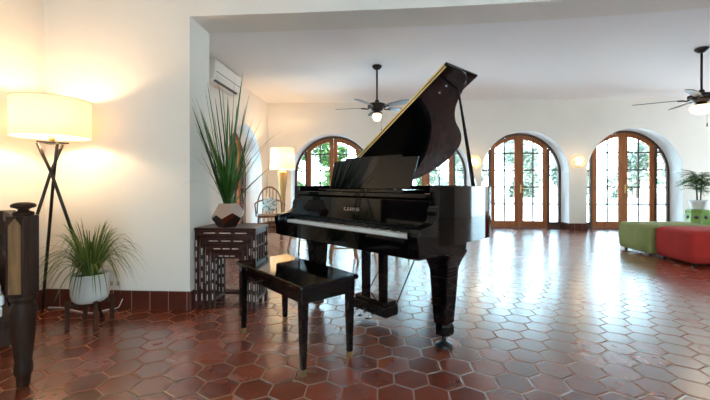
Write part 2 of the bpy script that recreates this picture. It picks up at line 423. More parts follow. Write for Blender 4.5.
# ---- arched french doors -----------------------------------------------------
def ring(bm, r1, r0, zc, a0, a1, y0, y1, n=28, mi=0):
    pr = None
    for i in range(n+1):
        a = a0+(a1-a0)*i/n
        q = [Vector((r*math.cos(a), y, zc+r*math.sin(a))) for r in (r0, r1) for y in (y0, y1)]
        if pr:
            v = [bm.verts.new(p) for p in pr+q]
            for f in ((0,1,5,4),(2,6,7,3),(0,4,6,2),(1,3,7,5)): bm.faces.new([v[k] for k in f]).material_index = mi
            if i == 1: bm.faces.new([v[k] for k in (0,2,3,1)]).material_index = mi
            if i == n: bm.faces.new([v[k] for k in (4,5,7,6)]).material_index = mi
        pr = q
def arch_door(name, loc, rz, width, top, handles=True):
    hw = width/2; zc = top-hw
    root = bpy.data.objects.new(name, None); COL.objects.link(root); root.location = loc; root.rotation_euler = (0,0,rz); root['kind'] = 'structure'
    rF = hw; rf = hw-.055
    def arc(r, x): return zc+math.sqrt(max(0, r*r-x*x))
    bm = NB()                                       # outer frame, with the two mullions beside the leaves
    ring(bm, rF-.001, rf, zc, 0, PI, -.03, .03, 40)
    box(bm, -hw+.001, -rf, -.03, .03, 0, zc); box(bm, rf, hw-.001, -.03, .03, 0, zc)
    xm = .68*hw; mw = .05
    for s in (-1, 1):
        x0, x1 = sorted((s*xm, s*(xm+mw)))
        zt = min(arc(rf, x0), arc(rf, x1))+.02
        box(bm, x0, x1, -.03, .03, 0, zt)
        x0, x1 = sorted((s*(xm+mw), s*rf)); box(bm, x0, x1, -.025, .025, 0, .14)
    box(bm, -xm, xm, -.03, .03, 0, .012)
    obj('frame', bm, 'darkwood', root)
    rows = [.16+.385*i for i in range(1, 5)]
    for s in (-1, 1):                               # side lights
        x0, x1 = sorted((s*(xm+mw), s*rf))
        bm = NB()
        for z in rows:
            xe = x1 if s > 0 else x0
            zz = z
            xi = s*(xm+mw)
            xmax = math.sqrt(max(0, rf*rf-(max(0, zz-zc))**2))
            a, b = sorted((xi, s*xmax))
            if s*xmax*s > abs(xi)+.02: box(bm, a, b, -.011, .011, zz-.015, zz+.015)
        obj('sidelight_muntin', bm, 'muntin', root)
        bm = NB(); n = 12; poly = [(x0, .14), (x1, .14)]+[(x1+(x0-x1)*i/n, arc(rf, x1+(x0-x1)*i/n)) for i in range(n+1)]
        prism(bm, poly, lambda p, q: (p, -.003, q), lambda p, q: (p, .003, q)); obj('sidelight_pane', bm, 'glass', root)
    rl = rf-.002; rg = rf-.085
    for s in (-1, 1):                               # the two leaves
        bm = NB(); xa, xb = .003, xm-.003; st = .092; n = 16
        X = [xa+(xb-xa)*i/n for i in range(n+1)]
        # top band following the arch
        poly = [(s*x, arc(rl, x)) for x in X]+[(s*x, arc(rg, x)) for x in X[::-1]]
        for i in range(n):
            q = [(s*X[i], arc(rg, X[i])), (s*X[i+1], arc(rg, X[i+1])), (s*X[i+1], arc(rl, X[i+1])), (s*X[i], arc(rl, X[i]))]
            prism(bm, q, lambda p, q: (p, -.022, q), lambda p, q: (p, .022, q))
        for x0, x1 in ((xa, xa+st), (xb-st, xb)):
            q = [(s*x0, .015), (s*x1, .015), (s*x1, arc(rg, x1)+.01), (s*x0, arc(rg, x0)+.01)]
            prism(bm, q, lambda p, q: (p, -.022, q), lambda p, q: (p, .022, q))
        a, b = sorted((s*(xa+st), s*(xb-st))); box(bm, a, b, -.022, .022, .015, .16)
        leaf = obj('door_leaf', bm, 'orangewood', root, bevel=.003)
        bm = NB()
        for z in rows:
            a, b = sorted((s*(xa+st), s*(xb-st))); box(bm, a, b, -.012, .012, z-.015, z+.015)
        xc = s*(xa+xb)/2; box(bm, xc-.014, xc+.014, -.012, .012, .16, arc(rg, xc)+.005)
        obj('muntin', bm, 'muntin', leaf)
        bm = NB(); x0, x1 = xa+st, xb-st
        poly = [(s*x0, .16), (s*x1, .16)]+[(s*(x1+(x0-x1)*i/n), arc(rg, x1+(x0-x1)*i/n)) for i in range(n+1)]
        prism(bm, poly, lambda p, q: (p, -.003, q), lambda p, q: (p, .003, q)); obj('pane', bm, 'glass', leaf)
        if handles and s == 1:
            bm = NB(); hx = s*.04
            box(bm, hx-.013, hx+.013, -.028, -.022, .80, .98)
            tube(bm, [(hx, -.026, .91), (hx, -.055, .91)], .008, 8); tube(bm, [(hx, -.055, .91), (hx+s*.06, -.058, .905), (hx+s*.10, -.055, .90)], .008, 8)
            lathe(bm, [(0, .995), (.008, .99), (.01, .98), (.006, .97), (0, .97)], hx, -.026, 8)
            obj('handle', bm, 'brass', leaf)
    return root
for i, (a, b, top, sp) in enumerate(backop):
    arch_door('door_%d' % (i+1), (XL+(a+b)/2, YB+.385, 0), 0, b-a, top)
arch_door('door_5', (XL-.385, (5.9+7.76)/2, 0), PI/2, 1.86, 2.13)

# ------------------------------------------------------------------ PIANO
um = Vector((.68, -.733))
mid = cw(-.127, 2.455)
PA = math.atan2(-.733, .68)+YAW
piano = thing('grand_piano', 'glossy black grand piano with its lid propped open, standing mid-room on hexagonal tiles', 'piano', mid, PA)
RIM = [(.72,.14),(.72,.66),(.705,.76),(.67,.85),(.60,.93),(.50,1.02),(.40,1.12),(.31,1.26),(.23,1.42),(.15,1.57),(.04,1.70),(-.10,1.78),(-.27,1.80),(-.44,1.77),(-.58,1.68),(-.67,1.53),(-.71,1.35),(-.71,.14)]
def smoothpoly(P, it=2):
    for _ in range(it):
        Q = [P[0]]
        for a, b in zip(P, P[1:]):
            Q.append((a[0]*.75+b[0]*.25, a[1]*.75+b[1]*.25)); Q.append((a[0]*.25+b[0]*.75, a[1]*.25+b[1]*.75))
        Q.append(P[-1]); P = Q
    return P
RS = [RIM[0]]+smoothpoly(RIM[1:-1], 2)+[RIM[-1]]
def offs(P, d):
    out = []
    for i, p in enumerate(P):
        a = Vector(P[max(i-1, 0)]); b = Vector(P[min(i+1, len(P)-1)]); t = (b-a).normalized()
        out.append((p[0]-t.y*d, p[1]+t.x*d))
    return out
RI = offs(RS, .055)
RI[0] = (.665, .14); RI[-1] = (-.655, .14)
bm = NB()                                                            # case rim
zb, zt = .645, .985
rows_ = []
for (o, i) in zip(RS, RI):
    rows_.append([bm.verts.new((*o, zb)), bm.verts.new((*o, zt)), bm.verts.new((*i, zt)), bm.verts.new((*i, zb))])
for A, B in zip(rows_, rows_[1:]):
    for k in range(4):
        f = bm.faces.new((A[k], A[(k+1) % 4], B[(k+1) % 4], B[k])); f.smooth = (k in (0, 2))
bm.faces.new(rows_[0]); bm.faces.new(rows_[-1])
# split normals between sides and top edges
rim = obj('case_rim', bm, 'black', piano)
es = rim.modifiers.new('e', 'EDGE_SPLIT'); es.split_angle = R(35)
# arms with scrolled cheeks
prof = [(.142,.985),(.142,.925),(.150,.905),(.146,.885),(.128,.868),(.118,.845),(.120,.822),(.112,.80),(.090,.783),(.055,.772),(.0,.765),(-.035,.758),(-.052,.742),(-.055,.72),(-.050,.69),(-.040,.655),(-.040,.60),(.30,.60),(.30,.985)]
for x0, x1 in ((-.71, -.645), (.655, .72)):
    bm = NB(); prism(bm, prof, lambda p, q: (x0, p, q), lambda p, q: (x1, p, q)); obj('cheek_arm', bm, 'black', piano, bevel=.004)
# key bed, key slip, inner bottom
bm = NB(); box(bm, -.70, .71, -.03, .42, .595, .648); box(bm, -.645, .655, -.045, -.028, .598, .705)
obj('key_bed', bm, 'black', piano, bevel=.003)
bm = NB(); poly = [(p[0]*.96, .40+(p[1]-.40)*.97) for p in RS if p[1] > .40]
poly = [(.68,.40)]+poly+[(-.68,.40)]
prism(bm, poly, lambda p, q: (p, q, .66), lambda p, q: (p, q, .685)); obj('soundboard', bm, 'felt', piano)
# underside beams
bm = NB()
for (x, y, x2, y2) in ((-.4,.45,-.35,1.6), (0,.45,-.12,1.6), (.4,.45,.1,1.2)):
    tube(bm, [(x, y, .63), (x2, y2, .63)], .035, 4, False)
obj('back_posts', bm, 'satin', piano)
# iron plate and strings
bm = NB(); poly2 = [(.62,.46)]+[(p[0]*.86-.01, .40+(p[1]-.40)*.90) for p in RS if p[1] > .46]+[(-.62,.46)]
prism(bm, poly2, lambda p, q: (p, q, .80), lambda p, q: (p, q, .815)); obj('iron_plate', bm, 'bronze', piano)
bm = NB()
def bent_b(a):
    best = 1.75
    for p, q in zip(RI, RI[1:]):
        if (p[0]-a)*(q[0]-a) <= 0 and p[0] != q[0] and p[1] > .5: best = p[1]+(q[1]-p[1])*(a-p[0])/(q[0]-p[0]); break
    return best
for k in range(60):
    a = -.56+1.12*k/59; tube(bm, [(a, .50, .832), (a*.92-.01, .40+(bent_b(a*.92-.01)-.40)*.86, .832)], .0012, 4, False)
obj('strings', bm, 'steel', piano)
# pin block, fallboard and front rail
bm = NB(); box(bm, -.645, .655, .15, .20, .655, .905); obj('fallboard', bm, 'black', piano, bevel=.004)
bm = NB(); box(bm, -.654, .664, .135, .30, .915, .942); box(bm, -.654, .664, .30, .48, .80, .935); obj('front_rail', bm, 'black', piano, bevel=.004)
bm = NB(); box(bm, -.43, .43, .175, .40, .944, .962); obj('desk_shelf', bm, 'black', piano, bevel=.003)
# music desk, tilted back, raised in the middle
bm = NB()
tilt = R(16)
top_ = [(-.41, 0), (.41, 0), (.425, .226), (.30, .229), (.285, .248), (-.285, .248), (-.30, .229), (-.425, .226)]
def dk(th): return lambda p, q: (p, .275+q*math.sin(tilt)+th*math.cos(tilt), .966+q*math.cos(tilt)-th*math.sin(tilt))
prism(bm, top_, dk(0), dk(.014)); obj('music_desk', bm, 'black', piano, bevel=.004)
# keys
kb = NB(); box(kb, -.62, .625, .0, .15, .65, .69); kbo = obj('keyboard', kb, 'satin', piano)
for x0, x1 in ((-.645, -.612), (.615, .655)):
    bm = NB(); box(bm, x0, x1, -.01, .13, .66, .742); obj('key_block', bm, 'black', piano, bevel=.004)
ww = 1.215/52
bm = NB(); box(bm, -ww/2+.0007, ww/2-.0007, 0, .145, .70, .722); wk = obj('white_key', bm, 'ivory', kbo, bevel=.001)
bm = NB(); taper(bm, (0, .098, .72), .0125, .095, (0, .10, .736), .0095, .088); bk = obj('black_key', bm, 'satin', kbo)
x0 = -.605
firstw = firstb = True
for i in range(52):
    o = wk if firstw else wk.copy()
    if not firstw: COL.objects.link(o)
    firstw = False
    o.location = (x0+ww*(i+.5), 0, 0)
    if i < 51 and (i % 7) in (0, 2, 3, 5, 6):
        o = bk if firstb else bk.copy()
        if not firstb: COL.objects.link(o)
        firstb = False
        o.location = (x0+ww*(i+1), 0, 0)
# maker's lettering on the fallboard
def text(body, size, parent, m, loc, name='lettering', rot=(PI/2, 0, 0)):
    cu = bpy.data.curves.new('t', 'FONT'); cu.body = body; cu.size = size; cu.extrude = .0006; cu.align_x = 'CENTER'
    cu.space_character = 1.1
    to = bpy.data.objects.new('t', cu); COL.objects.link(to)
    bpy.context.view_layer.update()
    me = bpy.data.meshes.new_from_object(to.evaluated_get(bpy.context.evaluated_depsgraph_get()))
    bpy.data.objects.remove(to)
    o = bpy.data.objects.new(name, me); COL.objects.link(o); me.materials.clear(); me.materials.append(M[m])
    o.parent = parent; o.location = loc; o.rotation_euler = rot
    return o
text('K.KAWAI', .036, piano, 'steel', (-.012, .1485, .812))
# legs
def pleg(a, b, side=1):
    bm = NB()
    taper(bm, (a, b, .60), .20, .17, (a, b, .645), .21, .18)
    pr = [(.0625, .44), (.0635, .46), (.066, .48), (.070, .50), (.076, .52), (.083, .54), (.092, .56), (.100, .58), (.104, .60)]
    prev = (.0625, .44)
    taper(bm, (a, b, .15), .088, .088, (a, b, .44), .125, .12)
    for w, z in pr[1:]:
        taper(bm, (a, b, prev[1]), prev[0]*2, prev[0]*1.9, (a, b, z), w*2, w*1.8); prev = (w, z)
    leg = obj('leg', bm, 'black', piano, bevel=.003)
    bm = NB(); lathe(bm, [(.040,.075),(.056,.085),(.060,.10),(.060,.135),(.052,.15),(.045,.155)], a, b, 8, PI/8, False); obj('leg_collar', bm, 'black', leg)
    bm = NB(); lathe(bm, [(.016,.03),(.016,.078)], a, b, 12); lathe(bm, [(.05,.0),(.056,.004),(.054,.016),(.035,.024),(.02,.034),(.0,.036)], a, b, 20)
    obj('caster_cup', bm, 'satin', leg)
    return leg
pleg(-.635, .325); pleg(.612, .352); pleg(-.235, 1.50)
# lyre
bm = NB()
for a in (-.088, .088):
    taper(bm, (a, .37, .165), .052, .045, (a, .37, .60), .060, .05)
box(bm, -.15, .15, .32, .42, .575, .598)
lyre = obj('lyre_post', bm, 'black', piano, bevel=.004)
bm = NB(); box(bm, -.17, .17, .31, .44, .06, .135); box(bm, -.16, .16, .32, .43, .135, .165); pb = obj('pedal_box', bm, 'black', piano, bevel=.006)
for a in (-.08, 0, .08):
    bm = NB(); tube(bm, [(a, .31, .085), (a, .27, .078), (a, .23, .062)], .009, 8); 
    lathe(bm, [(0,-.006),(.014,-.004),(.018,0),(.014,.005),(0,.007)], 0, 0, 10)
    for v in bm.verts[-42:]: pass
    p = obj('pedal', bm, 'pedalm', pb)
    # move the little disc to the pedal tip
    me = p.data
    for v in me.vertices:
        if abs(v.co.x) < .03 and abs(v.co.y) < .03 and v.co.y < .2: v.co.x += a; v.co.y = v.co.y*1.8+.215; v.co.z += .061
for s in (-1, 1):
    bm = NB(); tube(bm, [(s*.155, .43, .12), (s*.13, .85, .65)], .005, 8); obj('brace_rod', bm, 'iron', piano)
# lid
TL = R(34.0)
HX, HZ, B0 = -.71, .990, .575
def lp(s, b, t=0):                     # point on the lid: s across from the hinge, t above the underside
    return Vector((HX+s*math.cos(TL)-t*math.sin(TL), b, HZ+s*math.sin(TL)+t*math.cos(TL)))
LID = [(0.0,B0),(1.460,B0),(1.460,.76),(1.45,.83),(1.40,.90),(1.31,.97),(1.21,1.03),(1.11,1.12),(1.0,1.28),(.92,1.47),(.82,1.64),(.69,1.77),(.50,1.83),(.30,1.81),(.12,1.68),(.02,1.52),(0,1.36)]
LS = [LID[0], LID[1]]+smoothpoly(LID[2:-1], 2)+[LID[-1]]
bm = NB(); prism(bm, LS, lambda s, b: lp(s, b, 0), lambda s, b: lp(s, b, .018)); lid = obj('lid', bm, 'black', piano, bevel=.004)
bm = NB(); prism(bm, [(0,B0+.002),(1.460,B0+.002),(1.460,B0+.42),(0,B0+.42)], lambda s, b: lp(s, b, .0195), lambda s, b: lp(s, b, .036)); obj('folded_front_flap', bm, 'black', lid, bevel=.003)
bm = NB(); prism(bm, [(.04,0),(1.44,0),(1.44,.012),(.04,.012)], lambda s, t: lp(s, B0-.003, t+.002), lambda s, t: lp(s, B0-.0005, t+.002))
prism(bm, [(.04,0),(1.44,0),(1.44,.012),(.04,.012)], lambda s, t: lp(s, B0-.003, t+.022), lambda s, t: lp(s, B0-.0005, t+.022)); obj('piano_hinge', bm, 'hinge', lid)
for s in (1.24, 1.31):
    bm = NB(); q = lp(s, B0+.16, -.004)
    lathe(bm, [(0,-.006),(.007,-.005),(.008,.004),(0,.005)], q.x, q.y, 8)
    for v in bm.verts: v.co.z += q.z
    obj('bumper', bm, 'steel', lid)
# hinges on the spine
for b in (.75, 1.2):
    bm = NB(); tube(bm, [(HX-.004, b-.04, HZ-.002), (HX-.004, b+.04, HZ-.002)], .006, 8); obj('lid_hinge', bm, 'brass', lid)
# prop: from the inner rim to the underside of the lid (position solved from two lines of sight)
q = lp(1.31, .90, -.004)
bm = NB(); tube(bm, [(.692, .57, .975), tuple(q)], .015, 6, False, r1=.008); obj('prop_stick', bm, 'black', piano)

# ------------------------------------------------------------------ piano bench
bc = cw(-.39, 2.28); ba = math.atan2(-.61, .53)+YAW
bench = thing('piano_bench', 'glossy black rectangular piano bench with tapered legs, in front of the grand piano', 'bench', bc, ba)
bm = NB(); box(bm, -.405, .405, -.195, .195, .455, .48); obj('seat', bm, 'black', bench, bevel=.006)
bm = NB()
for y in (-.165, .15): box(bm, -.35, .35, y, y+.015, .375, .455)
for x in (-.375, .36): box(bm, x, x+.015, -.15, .15, .375, .455)
obj('apron', bm, 'black', bench, bevel=.002)
for sx in (-1, 1):
    for sy in (-1, 1):
        bm = NB(); taper(bm, (sx*.365, sy*.158, .035), .028, .028, (sx*.365, sy*.158, .455), .045, .045); lg = obj('leg', bm, 'black', bench, bevel=.002)
        bm = NB(); taper(bm, (sx*.365, sy*.158, 0), .026, .026, (sx*.365, sy*.158, .035), .0285, .0285); obj('ferrule', bm, 'ferrule', lg)

# ------------------------------------------------------------------ nest of tables
def nest(i, w, d, h, label, x0, y0):
    t = thing('nesting_table', label, 'table', (x0, y0, 0), 0, 'nest of carved tables')
    ls = .026
    bm = NB(); box(bm, -w/2, w/2, 0, d, h-.022, h); obj('tabletop', bm, 'bamboo', t, bevel=.003)
    bm = NB(); box(bm, -w/2+.01, w/2-.01, .006, .028, h-.060, h-.024)
    for s in (-1, 1):
        a, b = sorted((s*(w/2-.012), s*(w/2-.032))); box(bm, a, b, .03, d-.03, h-.058, h-.024)
    n = 3
    for k in range(n):
        c = (-w/2+.06)+(w-.12)*(k+.5)/n; box(bm, c-(w-.12)/n*.36, c+(w-.12)/n*.36, .0035, .007, h-.044, h-.037, mi=1)
    obj('apron', bm, ['bamboo','inlay'], t)
    for s in (-1, 1):
        for back in (0, 1):
            x = s*(w/2-ls/2-.004); y = (d-ls/2-.006) if back else ls/2+.004
            bm = NB(); taper(bm, (x, y, 0), ls, ls, (x, y, h-.022), ls, ls); n = max(3, int(h/.10))
            for k in range(n):
                z = .05+(h-.13)*(k+.5)/n; L_ = (h-.13)/n*.30
                box(bm, x-.004, x+.004, y-ls/2-.0015, y-ls/2+.001, z-L_, z+L_, mi=1)
                xs_ = x+s*(ls/2+.0015); a, b = sorted((xs_, xs_-s*.0025)); box(bm, a, b, y-.004, y+.004, z-L_, z+L_, mi=1)
            obj('leg', bm, ['bamboo','inlay'], t)
    bm = NB()
    for s in (-1, 1):
        a, b = sorted((s*(w/2-.012), s*(w/2-.030))); box(bm, a, b, .03, d-.03, .055, .075)
    box(bm, -w/2+.02, w/2-.02, d-.03, d-.014, .055, .075)
    obj('stretcher', bm, 'bamboo', t, bevel=.003)
    if i == 0:   # fretwork on the visible side
        bm = NB(); x = w/2-.022
        for y in (.09, .16, .23): box(bm, x-.008, x+.008, y, y+.012, .08, h-.06)
        box(bm, x-.008, x+.008, .03, d-.03, h-.16, h-.148); box(bm, x-.008, x+.008, .03, d-.03, .20, .212)
        obj('fretwork', bm, 'bamboo', t, bevel=.002)
    return t
tx = -1.232
nest(0, .505, .33, .650, 'largest dark carved table of the nest, holding the faceted vase', tx, 2.815)
nest(1, .425, .29, .585, 'second table of the dark nest, slid directly under the largest', tx, 2.828)
nest(2, .345, .26, .522, 'third table of the dark nest, under the second largest', tx, 2.836)
nest(3, .265, .23, .462, 'smallest innermost table of the dark carved nest', tx, 2.846)

# vase with tall blades
vc = cw(-1.045, 3.0)
vase = thing('faceted_vase', 'mirror rose-metal twelve-sided vase of pentagon facets on the dark nest of tables', 'vase', (vc.x, vc.y, .65))
phi = (1+5**.5)/2
pts = [(x, y, z) for x in (-1, 1) for y in (-1, 1) for z in (-1, 1)]
for a in (-1/phi, 1/phi):
    for b in (-phi, phi): pts += [(0, a, b), (a, b, 0), (b, 0, a)]
bm = NB()
vs = [bm.verts.new(p) for p in pts]
bmesh.ops.convex_hull(bm, input=vs)
bmesh.ops.dissolve_limit(bm, angle_limit=R(5), verts=bm.verts[:], edges=bm.edges[:])
# stand it on a face
n0 = max(bm.faces, key=lambda f: f.normal.z if f.calc_area() else 0)
bm.normal_update(); n0 = max(bm.faces, key=lambda f: f.calc_center_median().z)
q = n0.calc_center_median().normalized().rotation_difference(Vector((0, 0, 1)))
for v in bm.verts: v.co = (q @ v.co)
mz = min(v.co.z for v in bm.verts); s_ = .193/(-2*mz)
for v in bm.verts: v.co = Matrix.Rotation(R(20), 3, 'Z') @ v.co; v.co = Vector((v.co.x*s_*1.08, v.co.y*s_*1.08, (v.co.z-mz)*s_))
obj('vase_body', bm, 'rose', vase, bevel=.002)
def blade(bm, p0, p1, droop, w, n=9, side=None, mi=0, base=.5):
    """grass blade from p0 to p1, arching up by droop"""
    p0 = Vector(p0); p1 = Vector(p1)
    d = (p1-p0); hz = Vector((d.x, d.y, 0))
    sd = Vector((-d.y, d.x, 0)) if hz.length > 1e-3 else Vector((1, 0, 0))
    sd = (sd.normalized() + Vector((random.uniform(-.8, .8), random.uniform(-.8, .8), 0))).normalized()
    prev = None
    for i in range(n+1):
        t = i/n
        p = p0 + d*t + Vector((0, 0, 1))*droop*4*t*(1-t) - hz*droop*.0
        ww_ = w*(base+(1-base)*min(1, t*4))*max(.04, (1-t)**.55) if t > .0 else w*base
        e = [p-sd*ww_/2, p+Vector((0, 0, -ww_*.15))+Vector((-sd.y, sd.x, 0))*ww_*.18, p+sd*ww_/2]
        cur = [bm.verts.new(x) for x in e]
        if prev:
            for k in (0, 1): f = bm.faces.new((prev[k], prev[k+1], cur[k+1], cur[k])); f.smooth = True
        prev = cur
bm = NB()
tips = [(190,92,0),(205,88,0),(243,72,0),(237,105,0),(228,96,.01),(214,112,0),(196,128,.02),(187,150,.05),(180,186,.10),(253,118,.03),(262,136,.06),(284,130,.10),(250,90,.0),(222,84,0),(200,108,.01),(192,165,.08),(262,160,.10),(246,140,.03),(210,98,0),(232,120,0)]
Zv = 3.0
for (px, py, dr) in tips:
    Zt = Zv+random.uniform(-.12, .22) if px > 206 else random.uniform(2.74, 2.82); X = (px-CX)/F*Zt; z = HC+(H-py)/F*Zt
    w = cw(X, Zt)
    blade(bm, (random.uniform(-.03, .03), random.uniform(-.03, .03), .18), (w.x-vc.x, w.y-vc.y, z-.65), dr, .026 if dr < .04 else .009, 12)
for k in range(46):
    a = random.uniform(0, 2*PI); r = random.uniform(.06, .42); hh = random.uniform(.35, 1.12)*(1-.6*r)
    blade(bm, (random.uniform(-.035, .035), random.uniform(-.035, .035), .17), (max(-.22, r*math.cos(a)), (r*math.sin(a)*.6 if math.cos(a) > -.2 else -abs(r*math.sin(a))*.7), .18+hh), random.uniform(0, .03), random.uniform(.016, .030), 9)
for k in range(30):
    a = random.uniform(0, 2*PI); r = random.uniform(.22, .38)
    blade(bm, (random.uniform(-.03, .03), random.uniform(-.03, .03), .17), (max(-.22, r*math.cos(a)), r*math.sin(a)*.6, .18+random.uniform(.3, .75)), random.uniform(.05, .15), .0035, 9)
gr = thing('grass_bouquet', 'tall dark green grass blades standing in the faceted metal vase', 'plant', (vc.x, vc.y, .65))
obj('leaves', bm, 'grass', gr)

# ------------------------------------------------------------------ tripod lamp in the near corner
lc = cw(-2.175, 2.62)
lamp = thing('tripod_floor_lamp', 'dark tripod floor lamp with wide linen drum shade in the left corner', 'lamp', lc)
waist = Vector((0, 0, 1.085))
feet = [cw(-2.425, 2.83)-lc, cw(-2.265, 2.31)-lc, cw(-1.864, 2.696)-lc]
topz = 1.29
for f_ in feet:
    f_ = Vector((f_.x, f_.y, .006)); d = (Vector((0, 0, 1.085))-f_)
    side = Vector((-d.y, d.x, 0)).normalized()*.012
    w_ = waist+side
    t_ = w_+(w_-f_)*((topz-1.085)/(1.085))*1.35; t_.z = topz
    bm = NB(); tube(bm, [f_+Vector((0, 0, .004)), w_, t_], .0105, 10); lg = obj('leg', bm, 'iron', lamp)
    bm = NB(); lathe(bm, [(.016,-.006),(.016,.006),(.011,.012)], f_.x, f_.y, 10)
    for v in bm.verts: v.co.z += .006
    obj('foot', bm, 'iron', lg)
bm = NB(); pr = .105
tri = [Vector((pr*math.cos(a), pr*math.sin(a), topz)) for a in (R(20), R(140), R(260))]
prism(bm, [(v.x, v.y) for v in tri], lambda p, q: (p, q, topz), lambda p, q: (p, q, topz+.010)); obj('top_plate', bm, 'iron', lamp, bevel=.002)
bm = NB(); lathe(bm, [(.02, topz+.01),(.02, topz+.06),(.012, topz+.06)], 0, 0, 14); obj('socket', bm, 'brass', lamp)
SR, SZ0, SZ1 = .232, 1.335, 1.60
def drum(r0, r1, z0, z1, th=.003, n=48):
    bm = NB()
    rings = []
    for r, z in ((r0, z0), (r1, z1), (r1-th, z1), (r0-th, z0)):
        rings.append([bm.verts.new((r*math.cos(2*PI*i/n), r*math.sin(2*PI*i/n), z)) for i in range(n)])
    for k in range(4):
        A, B = rings[k], rings[(k+1) % 4]
        for i in range(n):
            f = bm.faces.new((A[i], A[(i+1) % n], B[(i+1) % n], B[i])); f.smooth = k in (0, 2)
    return bm
sh = obj('lamp_shade', drum(SR, SR, SZ0, SZ1), 'shade', lamp); sh.modifiers.new('e', 'EDGE_SPLIT').split_angle = R(40)
for z in (SZ0, SZ1):
    bm = NB(); tube(bm, [((SR+.001)*math.cos(2*PI*i/48), (SR+.001)*math.sin(2*PI*i/48), z) for i in range(49)], .0018, 6)
    obj('shade_trim', bm, 'trim', sh)
bm = NB()
for a in (0, 2*PI/3, 4*PI/3): tube(bm, [(0, 0, SZ1-.005), (SR*math.cos(a), SR*math.sin(a), SZ1-.005)], .002, 6)
tube(bm, [(0, 0, topz+.06), (0, 0, SZ1+.012)], .003, 6); lathe(bm, [(0,SZ1+.03),(.008,SZ1+.022),(.006,SZ1+.01),(0,SZ1+.008)], 0, 0, 10)
obj('shade_fitter', bm, 'iron', sh)
bm = NB(); lathe(bm, [(0,topz+.145),(.022,topz+.135),(.030,topz+.11),(.022,topz+.08),(.012,topz+.06)], .02, 0, 14); obj('bulb', bm, 'bulb', lamp)

def point(name, loc, e, col, r=.05):
    l = bpy.data.lights.new(name, 'POINT'); l.energy = e; l.color = col; l.shadow_soft_size = r
    o = bpy.data.objects.new(name, l); COL.objects.link(o); o.location = loc; return o
WARM = (1, .72, .42)
point('floor_lamp_glow', (lc.x-.03, lc.y, topz+.17), 6.5, WARM, .04)

# cord and outlet
bm = NB()
def onf(px, py): Z = F/(py-H); return cw((px-CX)/F*Z, Z, .005)
cp = [onf(48, 308), onf(60, 307.5), onf(70, 310), onf(88, 313.5), onf(104, 311), onf(116, 308.5), cw(-1.83, 2.83, .05), cw(-1.845, 2.895, .085)]
cp = [Vector(p) for p in cp]
S_ = []
for i in range(len(cp)-1):
    p0, p1, p2, p3 = cp[max(i-1, 0)], cp[i], cp[i+1], cp[min(i+2, len(cp)-1)]
    for k in range(6):
        t = k/6; S_.append(.5*((2*p1)+(-p0+p2)*t+(2*p0-5*p1+4*p2-p3)*t*t+(-p0+3*p1-3*p2+p3)*t**3))
S_.append(cp[-1])
for p in S_: p.y = min(p.y, YF0-B_-.006); p.z = max(p.z, .005)
tube(bm, S_, .004, 8); tag(obj('power_cord', bm, 'cord'), 'thin pale lamp cord lying on the tiles behind the potted plant', 'cord')
oc = cw(-1.965, 2.9)
outlet = thing('wall_outlet', 'small beige outlet plate on the wall above the base tiles, beside the potted plant', 'outlet', (-2.125, YF0, .17))
bm = NB(); box(bm, -.06, .06, -.006, 0, -.02, .08); obj('cover_plate', bm, 'ac', outlet, bevel=.002)
bm = NB()
for x in (-.028, .028): box(bm, x-.012, x+.012, -.008, -.006, .015, .05)
obj('socket', bm, 'trim', outlet)

# ------------------------------------------------------------------ potted plant on stand
pc = cw(-1.885, 2.60)
pot = thing('planter_pot', 'pale grey round planter pot held in the low wooden stand by the wall', 'pot', (pc.x, pc.y, .17))
bm = NB(); lathe(bm, [(.088,0),(.108,.018),(.116,.05),(.119,.195),(.114,.198),(.109,.19),(.107,.17)], 0, 0, 36); obj('pot_body', bm, 'pot', pot)
bm = NB(); lathe(bm, [(0,.176),(.1075,.172),(.1075,.160),(0,.160)], 0, 0, 24); obj('soil', bm, 'soil', pot)
stand = thing('plant_stand', 'low dark wooden four-legged stand holding the grey planter pot', 'plant stand', pc)
for k in range(4):
    a = PI/4+k*PI/2+R(8)
    bm = NB(); mt = Matrix.Rotation(a, 4, 'Z'); 
    for (x0, x1, z0, z1) in ((.120, .145, 0, .19),): box(bm, x0, x1, -.013, .013, z0, z1, mt)
    obj('leg', bm, 'standwood', stand, bevel=.003)
bm = NB()
for k in range(2): box(bm, -.122, .122, -.011, .011, .14+.0*k, .166, Matrix.Rotation(PI/4+k*PI/2+R(8), 4, 'Z'))
obj('cross_bar', bm, 'standwood', stand, bevel=.002)
sp = thing('arching_leaf_plant', 'bushy green plant with long arching thin leaves growing in the grey pot', 'plant', (pc.x, pc.y, .347))
bm = NB()
for k in range(190):
    a = random.uniform(0, 2*PI); el = random.random()
    r = .09+.29*el**.6*random.uniform(.7, 1.15); rr = r
    zt = (.38*(1-el)**1.0+random.uniform(-.04, .06)) if el < .4 else random.uniform(-.13, .17)
    x, y = r*math.cos(a), r*math.sin(a)
    if pc.y+y > YF0-.03: y = YF0-.03-pc.y
    blade(bm, (.03*math.cos(a), .03*math.sin(a), .0), (x, y, zt), .06+.13*el, random.uniform(.007, .014), 9, base=.7)
obj('leaves', bm, 'spider', sp)

